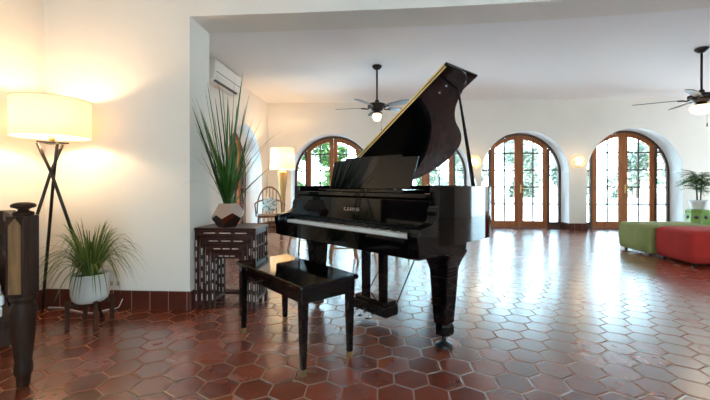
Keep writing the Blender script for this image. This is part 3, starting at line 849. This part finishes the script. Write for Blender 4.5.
# ------------------------------------------------------------------ carved daybed corner at the left edge
dc = cw(-1.635, 1.80)
bed = thing('carved_daybed', 'dark carved wooden daybed end with turned corner post at the left edge', 'daybed', dc, math.atan2(.52, -.58)+YAW)
def post(x, y, finial=True):
    bm = NB(); prm = [(.022,0),(.026,.004),(.030,.05),(.034,.055),(.038,.065),(.036,.10),(.033,.11),(.040,.16),(.052,.28),(.055,.32),(.050,.345),(.042,.355),(.052,.365),(.054,.38),(.044,.392)]
    prm = [(r_, z_*.462/.392) for r_, z_ in prm]
    lathe(bm, prm, x, y, 20)
    p = obj('corner_post', bm, 'oldwood', bed)
    bm = NB(); mt = Matrix.Translation((x, y, 0)) @ Matrix.Rotation(-(bed.rotation_euler.z)+R(13), 4, 'Z')
    poly = [(-.040,-.052),(.032,-.052),(.046,-.038),(.046,.038),(.032,.052),(-.032,.052),(-.046,.038),(-.046,-.046)]
    prism(bm, poly, lambda p_, q_: mt @ Vector((p_, q_, .455)), lambda p_, q_: mt @ Vector((p_, q_, .845)))
    obj('post_block', bm, ['oldwood'], p, bevel=.003)
    bm = NB()
    arc_ = [(-.030,.47),(.024,.47),(.024,.80),(-.003,.835),(-.030,.80)]
    prism(bm, arc_, lambda p_, q_: mt @ Vector((p_, -.055, q_)), lambda p_, q_: mt @ Vector((p_, -.052, q_))); obj('carved_panel', bm, 'oldwood2', p)['label'] = 'paler worn brown pointed panel'
    bm = NB(); lathe(bm, [(.040,.845),(.044,.852),(.040,.862),(.024,.868),(.020,.874),(.030,.880),(.048,.886),(.050,.896),(.042,.905),(.02,.91),(0,.911)], x, y, 24); obj('finial', bm, 'oldwood', p)
post(0, 0)
bm = NB(); box(bm, .045, .745, -.02, .02, .77, .835);
box(bm, .05, .78, -.008, .008, .58, .77); box(bm, .045, .785, -.018, .018, .555, .59); obj('end_rail', bm, 'oldwood', bed, bevel=.004)
bm = NB(); box(bm, .0, .79, .03, 1.6, .30, .345); box(bm, .73, .78, .0, 1.6, .22, .33); box(bm, .0, .05, .03, 1.6, .22, .33); obj('seat_frame', bm, 'oldwood', bed, bevel=.004)
for x in (.82,):
    bm = NB(); lathe(bm, [(.022,0),(.03,.05),(.036,.08),(.033,.11),(.052,.24),(.045,.30),(.04,.60),(.045,.83)], .80, 0, 16); obj('leg', bm, 'oldwood', bed)
for x in (0, .79):
    bm = NB(); lathe(bm, [(.022,0),(.03,.05),(.036,.08),(.033,.11),(.052,.24),(.045,.30)], x+(.03 if x < .1 else -.03), 1.57, 16); obj('leg', bm, 'oldwood', bed)
# white folded blankets on the daybed
rzb = bed.rotation_euler.z
for k in range(3):
    loc = Matrix.Rotation(rzb, 4, 'Z') @ Vector((.36, .33, 0)) + dc
    bm = NB(); box(bm, -.30, .30, -.26, .30, 0, .052)
    bmesh.ops.subdivide_edges(bm, edges=bm.edges[:], cuts=3, use_grid_fill=True)
    for v in bm.verts:
        v.co.z += random.uniform(-.004, .004) if 0.001 < v.co.z < .0519 else 0
    o = obj('folded_blanket', bm, 'white_cloth', bevel=.018)
    o.location = (loc.x, loc.y, .347+k*.054); o.rotation_euler = (0, 0, rzb+R((0, 1.5, -1)[k]))
    tag(o, ('lowest white folded blanket stacked on the dark daybed', 'middle white folded blanket stacked on the dark daybed', 'topmost white folded blanket stacked on the dark daybed')[k], 'blanket', 'folded blankets on the daybed')

# ------------------------------------------------------------------ air conditioner
ac = thing('air_conditioner', 'white wall-mounted split air conditioner high on the left wall near ceiling', 'air conditioner', (XL, 5.08, 2.50))
bm = NB(); prf = [(0,0),(.11,0),(.165,.035),(.195,.10),(.205,.29),(.19,.315),(0,.315)]
L_ = 1.02
prism(bm, prf, lambda p, q: (p, 0, q), lambda p, q: (p, L_, q)); obj('casing', bm, 'ac', ac, bevel=.008)
bm = NB(); prism(bm, [(.126,.010),(.160,.032),(.166,.028),(.132,.004)], lambda p, q: (p, .10, q), lambda p, q: (p, L_-.10, q)); obj('air_outlet', bm, 'acdark', ac)
bm = NB(); prism(bm, [(.172,.045),(.192,.09),(.200,.088),(.180,.040)], lambda p, q: (p, .08, q), lambda p, q: (p, L_-.08, q)); obj('louvre', bm, 'ac', ac, bevel=.002)
bm = NB(); prism(bm, [(.1975,.130),(.2005,.130),(.201,.138),(.198,.138)], lambda p, q: (p, .05, q), lambda p, q: (p, L_-.05, q)); obj('panel_seam', bm, 'acdark', ac)

# ------------------------------------------------------------------ ceiling fans
def fan(loc, rz, r, label, drop, gl, blades):
    t = thing('ceiling_fan', label, 'ceiling fan', loc, rz, 'ceiling fans')
    bm = NB(); lathe(bm, [(.075,0),(.078,-.012),(.070,-.03),(.045,-.055),(.02,-.065)], 0, 0, 24); obj('ceiling_canopy', bm, 'fan', t)
    bm = NB(); tube(bm, [(0,0,-.055),(0,0,-drop)], .014, 12); obj('downrod', bm, 'fan', t)
    bm = NB(); lathe(bm, [(.02,-drop+.04),(.03,-drop+.03),(.035,-drop),(.10,-drop-.015),(.145,-drop-.035),(.150,-drop-.055),(.145,-drop-.08),(.10,-drop-.10),(.085,-drop-.13),(.05,-drop-.14)], 0, 0, 32); obj('motor_housing', bm, 'fan', t)
    zb_ = -drop-.085
    for k in range(5):
        mt = Matrix.Rotation(2*PI*k/5, 4, 'Z') @ Matrix.Translation((0, 0, zb_)) @ Matrix.Rotation(R(-12), 4, 'X')
        bm = NB(); n = 10; poly = []
        for i in range(n+1):
            x = .19+(r-.19)*i/n; w = .045+.02*math.sin(min(1, i/n*1.2)*PI/2); w = w if i < n-1 else (w*.85 if i == n-1 else w*.55); poly.append((x, w))
        poly = [(x, -w) for x, w in poly]+[(x, w) for x, w in poly[::-1]]
        prism(bm, poly, lambda p, q: mt @ Vector((p, q, 0)), lambda p, q: mt @ Vector((p, q, .007))); bl = obj('blade', bm, 'blade', t)
        bm = NB(); tube(bm, [Matrix.Rotation(2*PI*k/5, 4, 'Z') @ Vector(p) for p in ((.10, 0, zb_+.005), (.15, 0, zb_-.015), (.20, 0, zb_-.006), (.25, 0, zb_-.004))], .010, 8); obj('blade_iron', bm, 'fan', bl)
    bm = NB(); lathe(bm, [(.05,-drop-.135),(.06,-drop-.15),(.085,-drop-.165),(.088,-drop-.175),(.0,-drop-.175)], 0, 0, 24); obj('light_fitter', bm, 'fan', t)
    z0 = -drop-.172
    bm = NB(); lathe(bm, [(gl*.80,z0),(gl,z0-.025),(gl,z0-.05),(gl*.85,z0-.09),(gl*.5,z0-.115),(0,z0-.122)], 0, 0, 28); obj('glass_bowl', bm, 'globe', t)
    bm = NB(); tube(bm, [(.06,0,-drop-.16),(.075,0,z0-.05),(.078,0,z0-.24)], .0015, 6); tube(bm, [(.078,0,z0-.24),(.078,0,z0-.29)], .007, 8); obj('pull_chain', bm, 'fan', t)
    return t
f1 = cw(.342, 5.68); fan((f1.x, f1.y, CZ), R(28), .66, 'dark bronze ceiling fan with lit glass, hanging behind the piano', .57, .07, 5)
f2 = cw(4.70, 4.95); fan((f2.x, f2.y, CZ), R(6), .75, 'dark bronze ceiling fan with pull chain at the far right edge', .60, .125, 5)
point('fan_light', (f1.x, f1.y, 2.84-.57-.36), 3, (1, .8, .55), .08)
point('fan_light', (f2.x, f2.y, 2.84-.60-.37), 1.5, (1, .8, .55), .1)

# ------------------------------------------------------------------ sconces
def sconce(x, z, label):
    t = thing('wall_sconce', label, 'wall light', (x, YB, z), 0, 'wall sconces between the doors')
    bm = NB(); mt = Matrix.Rotation(PI/2, 4, 'X'); lathe(bm, [(0,0),(.07,0),(.075,.01),(.06,.022),(0,.025)], 0, 0, 24)
    for v in bm.verts: v.co = mt @ v.co
    obj('backplate', bm, 'iron', t)
    bm = NB(); tube(bm, [(.0+.125*math.cos(2*PI*i/32), -.055, .135*math.sin(2*PI*i/32)) for i in range(33)], .010, 8); tube(bm, [(0,-.02,-.06),(0,-.055,-.13)], .008, 8); obj('iron_ring', bm, 'brass', t)
    bm = NB(); lathe(bm, [(0,-.09),(.045,-.08),(.07,-.045),(.08,0),(.07,.045),(.045,.08),(0,.09)], 0, 0, 20)
    for v in bm.verts: v.co.y = v.co.y*.5-.055
    obj('glass_globe', bm, 'globe', t)
    point('sconce_glow', (x, YB-.16, z), 1.0, (1, .7, .4), .06)
sconce(XL+6.80, 1.49, 'small lit oval wall sconce between the two right-hand arched doors')
sconce(XL+4.62, 1.48, 'small lit oval wall sconce just right of the piano lid prop')

# ------------------------------------------------------------------ ottomans
def ottoman(x0, x1, y0, y1, h, fab, label):
    cx_, cy_ = (x0+x1)/2, (y0+y1)/2; a, b = (x1-x0)/2, (y1-y0)/2
    t = thing('ottoman', label, 'ottoman', (cx_, cy_, 0), 0, 'upholstered cube ottomans')
    def rr(a_, b_, r, n=6):
        P = []
        for (sx, sy, s0) in ((1,1,0),(-1,1,PI/2),(-1,-1,PI),(1,-1,3*PI/2)):
            for i in range(n+1): th = s0+PI/2*i/n; P.append((sx*(a_-r)+r*math.cos(th), sy*(b_-r)+r*math.sin(th)))
        return P
    bm = NB(); rings = []
    for (ins, z) in ((.02,.035),(.004,.045),(-.004,.12),(-.008,.24),(-.002,h-.06),(.004,h-.035),(.02,h-.014),(.05,h-.003),(.12,h+.004),(.25,h+.008)):
        rings.append([bm.verts.new((x, y, z)) for x, y in rr(a-ins, b-ins, max(.02, .07-ins*.3))])
    n = len(rings[0])
    for A, B in zip(rings, rings[1:]):
        for i in range(n): bm.faces.new((A[i], A[(i+1) % n], B[(i+1) % n], B[i])).smooth = True
    bm.faces.new(rings[0]); bm.faces.new(rings[-1])
    bd = obj('cushioned_body', bm, fab, t)
    bm = NB(); P = rr(a+.001, b+.001, .07); tube(bm, [(x, y, h-.045) for x, y in P+[P[0]]], .005, 6); obj('piping', bm, fab, bd)
    for sx in (-1, 1):
        for sy in (-1, 1):
            bm = NB(); lathe(bm, [(.02,0),(.024,.04)], sx*(a-.08), sy*(b-.08), 12); obj('foot', bm, 'satin', t)
gA = cw(4.10, 5.70); gB = cw(4.15, 4.98)
ottoman(gA.x+.0, gA.x+.95, gA.y-.66, gA.y, .43, 'green_fab', 'olive green velvet cube ottoman behind the red one')
rA = cw(4.115, 5.02)
ottoman(rA.x, rA.x+.95, rA.y-.62, rA.y, .43, 'red_fab', 'bright red velvet cube ottoman at the right edge')

# ------------------------------------------------------------------ garden stool, pot and palm by the right wall
gp = cw(6.62, 7.05)
gs = thing('garden_stool', 'green glazed ceramic garden stool with pierced sides by the back wall', 'stool', gp)
bm = NB(); lathe(bm, [(.16,0),(.18,.02),(.19,.05),(.20,.15),(.205,.25),(.20,.36),(.19,.45),(.195,.475),(.19,.50),(.15,.51),(0,.512)], 0, 0, 8, PI/8, False); gb = obj('stool_body', bm, 'glaze', gs, bevel=.008)
bm = NB()
for k in range(8):
    a = k*PI/4
    for z, rr_ in ((.13,.188), (.37,.19)):
        mt = Matrix.Rotation(a, 4, 'Z') @ Matrix.Translation((rr_-.003, 0, z)) @ Matrix.Rotation(PI/2, 4, 'Y')
        v0 = len(bm.verts); lathe(bm, [(0,0),(.035,0),(.035,.004),(0,.004)], 0, 0, 12); bm.verts.ensure_lookup_table()
        for v in bm.verts[v0:]: v.co = mt @ v.co
obj('pierced_roundel', bm, 'acdark', gb)
pp = thing('palm_pot', 'white flared pot holding the small palm on the green ceramic stool', 'pot', (gp.x+.02, gp.y, .512))
bm = NB(); lathe(bm, [(.09,0),(.10,.01),(.145,.14),(.165,.175),(.155,.18),(.14,.165),(.12,.15)], 0, 0, 28); obj('pot_body', bm, 'whitepot', pp)
bm = NB(); lathe(bm, [(0,.145),(.125,.142),(.12,.13),(0,.13)], 0, 0, 20); obj('soil', bm, 'soil', pp)
pl = thing('parlour_palm', 'small leafy palm with dense green fronds in the white pot', 'plant', (gp.x+.02, gp.y, .655))
bm = NB()
for k in range(4): tube(bm, [(.03*math.cos(k*1.6), .03*math.sin(k*1.6), 0), (.05*math.cos(k*1.6), .05*math.sin(k*1.6), .35), (.07*math.cos(k*1.6), .07*math.sin(k*1.6), .5)], .012, 6, r1=.006)
obj('stem', bm, 'bark', pl)
bm = NB()
for k in range(80):
    a = random.uniform(0, 2*PI); z0 = random.uniform(.16, .52); el = random.uniform(-.1, 1.1); L1 = random.uniform(.22, .38)
    d = Vector((math.cos(a)*math.cos(el), math.sin(a)*math.cos(el), math.sin(el)))
    if d.y > .3: d.y *= .6
    b0 = Vector((0, 0, z0))
    sd = Vector((-math.sin(a), math.cos(a), 0))
    for i in range(9):
        t = .2+.8*i/8; p = b0+d*L1*t-Vector((0, 0, .12*t*t))
        for s in (-1, 1):
            e = p+(sd*s*.8+d*.6).normalized()*(.13*(1-.5*t))-Vector((0, 0, .03))
            blade(bm, p, e, .01, .022, 3, base=.6)
obj('fronds', bm, 'palm', pl)

# ------------------------------------------------------------------ floor lamp in the far corner
l2 = cw(-1.50, 7.55)
lamp2 = thing('wooden_floor_lamp', 'honey wood column floor lamp with white drum shade in the far left corner', 'lamp', l2)
bm = NB(); lathe(bm, [(.16,0),(.165,.015),(.15,.03),(.06,.045),(.04,.08),(.045,.3),(.065,.8),(.10,1.15),(.105,1.24),(.06,1.27),(.02,1.28)], 0, 0, 10, 0, False); obj('base_column', bm, 'lampwood', lamp2, bevel=.004)
sh2 = obj('lamp_shade', drum(.26, .235, 1.30, 1.74), 'shade', lamp2); sh2.modifiers.new('e', 'EDGE_SPLIT').split_angle = R(40)
bm = NB(); lathe(bm, [(0,1.46),(.03,1.44),(.035,1.40),(.02,1.35),(.013,1.30)], 0, 0, 14); obj('bulb', bm, 'bulb', lamp2)
bm = NB()
for a in (0, 2*PI/3, 4*PI/3): tube(bm, [(0, 0, 1.73), (.234*math.cos(a), .234*math.sin(a), 1.73)], .002, 6)
tube(bm, [(0, 0, 1.27), (0, 0, 1.76)], .003, 6); obj('shade_fitter', bm, 'iron', sh2)
point('far_lamp_glow', (l2.x, l2.y, 1.54), 9, WARM, .05)

# ------------------------------------------------------------------ hoop-back rattan armchair
rc = cw(-1.57, 6.72)
ch = thing('rattan_armchair', 'hoop-back rattan armchair with a leaf-print cushion near the far lamp', 'chair', rc, R(18)); ch.scale = (.84, .9, 1)
for sx in (-1, 1):
    for y in (-.24, .22):
        bm = NB(); tube(bm, [(sx*.25, y, 0), (sx*.235, y*.95, .42)], .020, 10); obj('leg', bm, 'rattan', ch)
bm = NB(); box(bm, -.26, .26, -.26, .25, .40, .44); obj('seat', bm, 'rattan', ch, bevel=.015)
bm = NB()
for z in (.14, .26):
    for sy in (-.235, .215): tube(bm, [(-.24, sy, z), (.24, sy, z)], .012, 8)
    for sx in (-1, 1): tube(bm, [(sx*.243, -.235, z), (sx*.243, .215, z)], .012, 8)
for i in range(6): tube(bm, [(-.2+.08*i, -.238, .14), (-.2+.08*i, -.238, .40)], .008, 6)
obj('stretcher', bm, 'rattan', ch)
bm = NB()
hoop = []
for i in range(25):
    a = PI*i/24
    hoop.append((.27*math.cos(a), .22+.06*math.sin(a), .44+.50*math.sin(a)**.7))
tube(bm, hoop, .017, 10)
obj('hoop_back', bm, 'rattan', ch)
bm = NB(); arm = []
for i in range(25):
    a = PI*i/24
    arm.append((.31*math.cos(a), -.20+.47*math.sin(a)**.6, .63+.07*math.sin(a)))
tube(bm, arm, .016, 10)
for s in (-1, 1): tube(bm, [(s*.31, -.20, .63), (s*.28, -.22, .42)], .014, 8)
obj('arm_rail', bm, 'rattan', ch)
for x in (-.15, -.075, 0, .075, .15):
    bm = NB(); zt_ = .44+.50*math.sqrt(max(0, 1-(x/.27)**2))**.7; tube(bm, [(x, .23, .43), (x, .27, zt_)], .009, 8); obj('spindle', bm, 'rattan', ch)
bm = NB(); box(bm, -.165, .165, -.05, .05, 0, .33)
cu = obj('cushion', bm, 'print', subd=3); cl = Matrix.Rotation(R(18), 4, 'Z') @ Vector((0, .13, 0))+rc
cu.location = (cl.x, cl.y, .445); cu.rotation_euler = (R(-12), 0, R(18)); tag(cu, 'white cushion with dark leaf print leaning in the rattan armchair', 'cushion')

# ------------------------------------------------------------------ light wood stools seen beneath the piano
def stool(loc, rz, label, h=.62, sp_=.20):
    t = thing('wooden_stool', label, 'stool', loc, rz, 'light wood stools behind the piano')
    bm = NB(); lathe(bm, [(.13,h-.03),(.165,h-.024),(.17,h-.010),(.16,h),(0,h-.006)], 0, 0, 28); obj('seat', bm, 'light_wood', t)
    for k in range(4):
        a = PI/4+k*PI/2; bm = NB(); tube(bm, [(sp_*math.cos(a), sp_*math.sin(a), 0), (.11*math.cos(a), .11*math.sin(a), h-.025)], .015, 8, r1=.019); obj('leg', bm, 'light_wood', t)
    bm = NB()
    for k in range(4):
        z = (.17, .22)[k % 2]; q = sp_+(.11-sp_)*z/(h-.025)
        a, b = PI/4+k*PI/2, PI/4+(k+1)*PI/2
        tube(bm, [(q*math.cos(a), q*math.sin(a), z), (q*math.cos(b), q*math.sin(b), z)], .010, 8)
    obj('stretcher', bm, 'light_wood', t)
    return t
s0 = stool(cw(-.155, 4.85), R(10), 'light wooden round stool, middle one of three behind the piano', .60, .25)
dup(s0, 'light wooden round stool behind the piano, nearest the rattan armchair', cw(-.78, 5.55), R(40))
dup(s0, 'light wooden round stool behind the piano, rightmost of the three', cw(.50, 5.0), R(25))

# ------------------------------------------------------------------ outdoors
bm = NB(); box(bm, -40, 40, YB+TH, 45, -.14, -.02); box(bm, -40, FXL-TH, -30, YB+TH, -.14, -.02); box(bm, RXR+TH, 40, -30, YB+TH, -.14, -.02); box(bm, FXL-TH, RXR+TH, -30, FYB-TH, -.14, -.02)
obj('patio_ground', bm, 'patio', kind='structure')
bm = NB(); box(bm, -4.6, 16, 11.6, 11.85, -.02, .50); box(bm, -4.65, 16, 11.55, 11.9, .50, .56)
tag(obj('garden_wall', bm, 'stucco', bevel=.01), 'low white garden wall beyond the arched doors', 'wall')
def shrub(x, y, w, h, m, label, n=900, z0=0.0):
    t = thing('garden_shrub', label, 'shrub', (x, y, -.02), random.uniform(0, 6), 'garden shrubs beyond the arched doors')
    bm = NB()
    for k in range(3): tube(bm, [(.06*math.cos(k*2.1), .06*math.sin(k*2.1), 0), (.18*w*math.cos(k*2.1), .18*w*math.sin(k*2.1), h*.6)], .035, 6, r1=.015)
    obj('stem', bm, 'bark', t)
    bm = NB(); cl_ = [(random.uniform(-.5, .5)*w, random.uniform(-.4, .4)*w, h*random.uniform(.15, .85), random.uniform(.3, .55)*w) for _ in range(9)]
    for k in range(n):
        cx_, cy_, cz_, r_ = random.choice(cl_)
        d = Vector((random.gauss(0, 1), random.gauss(0, 1), random.gauss(0, 1))).normalized()*r_*random.uniform(.6, 1.05)
        p = Vector((cx_, cy_, max(.08, cz_+d.z)))+Vector((d.x, d.y, 0))
        a = Vector((random.gauss(0, 1), random.gauss(0, 1), random.gauss(0, .6))).normalized()*random.uniform(.06, .13)
        b = a.cross(Vector((random.gauss(0, 1), random.gauss(0, 1), random.gauss(0, 1)))).normalized()*a.length*.45
        bm.faces.new([bm.verts.new(q) for q in (p-a, p+b, p+a, p-b)])
    obj('foliage', bm, m, t)
sl = [(-5.6,13.6,.95,2.6,'hedge'),(-3.5,13.4,.95,3.0,'hedge'),(-1.4,13.7,.95,2.7,'hedge'),(.7,13.4,.95,3.2,'hedge'),(2.8,13.9,.95,2.3,'hedge2'),(4.9,13.6,.95,2.6,'hedge2'),(7.0,14.0,.95,2.2,'hedge2'),(9.1,13.7,.95,2.7,'hedge2'),(11.2,14.0,.95,2.3,'hedge2')]
where = ['leafy green shrub outside, leftmost beyond the doors', 'leafy green shrub outside, seen left through the door by the far lamp', 'leafy green shrub outside behind the door nearest the far lamp', 'tall green shrub outside, behind the door framed by the piano lid',
         'pale low shrub outside, left in the third arched door', 'pale shrub outside, right in the third arched door', 'pale low shrub outside, left in the rightmost door', 'pale shrub outside, right in the rightmost door', 'pale shrub outside, furthest right beyond the doors']
for (x, y, w, h, m), lb in zip(sl, where): shrub(x, y, w, h, m, lb, 2400)
for (x, h_, m_, lb) in ((-4.6,3.6,'hedge','tall green bush in the back row outside, far left'),(-2.4,4.0,'hedge','tall green bush in the back row, seen through the door by the far lamp'),(-.3,3.8,'hedge','tall green bush in the back row, behind the first arched door right edge'),(1.9,4.2,'hedge','tall green bush in the back row, behind the door under the piano lid'),(4.0,3.8,'hedge2','tall pale bush in the back row, left of the third arched door'),(6.1,4.0,'hedge2','tall pale bush in the back row, behind the third arched door'),(8.3,3.8,'hedge2','tall pale bush in the back row, behind the rightmost arched door')):
    shrub(x, 16.6, 1.0, h_, m_, lb, 2000)
shrub(-6.2, 8.5, 1.3, 2.8, 'hedge', 'green shrub outside the arched door of the left wall', 1000)
shrub(-6.6, 11.0, 1.3, 2.6, 'hedge', 'green shrub outside near the far left corner of the house', 800)

# ------------------------------------------------------------------ daylight
w = bpy.data.worlds.new('World'); C.world = w; w.use_nodes = True
nt = w.node_tree; bg = nt.nodes['Background']
tc = nt.nodes.new('ShaderNodeTexCoord'); sx_ = nt.nodes.new('ShaderNodeSeparateXYZ'); nt.links.new(tc.outputs['Generated'], sx_.inputs[0])
cr = nt.nodes.new('ShaderNodeValToRGB'); nt.links.new(sx_.outputs[2], cr.inputs['Fac'])
cr.color_ramp.elements[0].position = 0; cr.color_ramp.elements[0].color = (.66, .90, 1, 1)
cr.color_ramp.elements[1].position = .6; cr.color_ramp.elements[1].color = (.40, .72, 1, 1)
nt.links.new(cr.outputs[0], bg.inputs[0]); bg.inputs[1].default_value = 5.0

sun = bpy.data.lights.new('Sun', 'SUN'); sun.energy = 6; sun.angle = R(1); sun.color = (1, .96, .9)
so = bpy.data.objects.new('Sun', sun); COL.objects.link(so)
so.rotation_euler = Vector((-.75, .28, -1.0)).to_track_quat('-Z', 'Y').to_euler()

def portal(loc, sx, sy, normal):
    l = bpy.data.lights.new('window_portal', 'AREA'); l.shape = 'RECTANGLE'; l.size = sx; l.size_y = sy; l.cycles.is_portal = True; l.energy = 1
    o = bpy.data.objects.new('window_portal', l); COL.objects.link(o); o.location = loc
    o.rotation_euler = Vector(normal).to_track_quat('-Z', 'Y').to_euler()
for (a, b, top, sp_) in backop: portal((XL+(a+b)/2, YB+TH+.02, 1.1), b-a, 2.2, (0,-1,0))
portal((XL-TH-.02, 6.83, 1.1), 1.9, 2.2, (1,0,0))
for y in (YF1+3.8,): portal((RXR+TH+.02, y, 1.2), 2.0, 2.4, (-1,0,0))
for x in (3.3, 6.3): portal((FXL+x, FYB-TH-.02, 1.25), 2.4, 2.5, (0,1,0))

# ------------------------------------------------------------------ camera
cam = bpy.data.cameras.new('Camera'); co = bpy.data.objects.new('Camera', cam); COL.objects.link(co)
cam.sensor_width = 36; cam.lens = 36*F/710; cam.shift_y = -(200-H)/710; cam.clip_start = .05
co.location = (0, 0, HC); co.rotation_euler = (PI/2, 0, YAW)
C.camera = co
C.view_settings.view_transform = 'Standard'; C.view_settings.look = 'None'; C.view_settings.gamma = 1
C.view_settings.use_curve_mapping = False
C.view_settings.exposure = 1.62
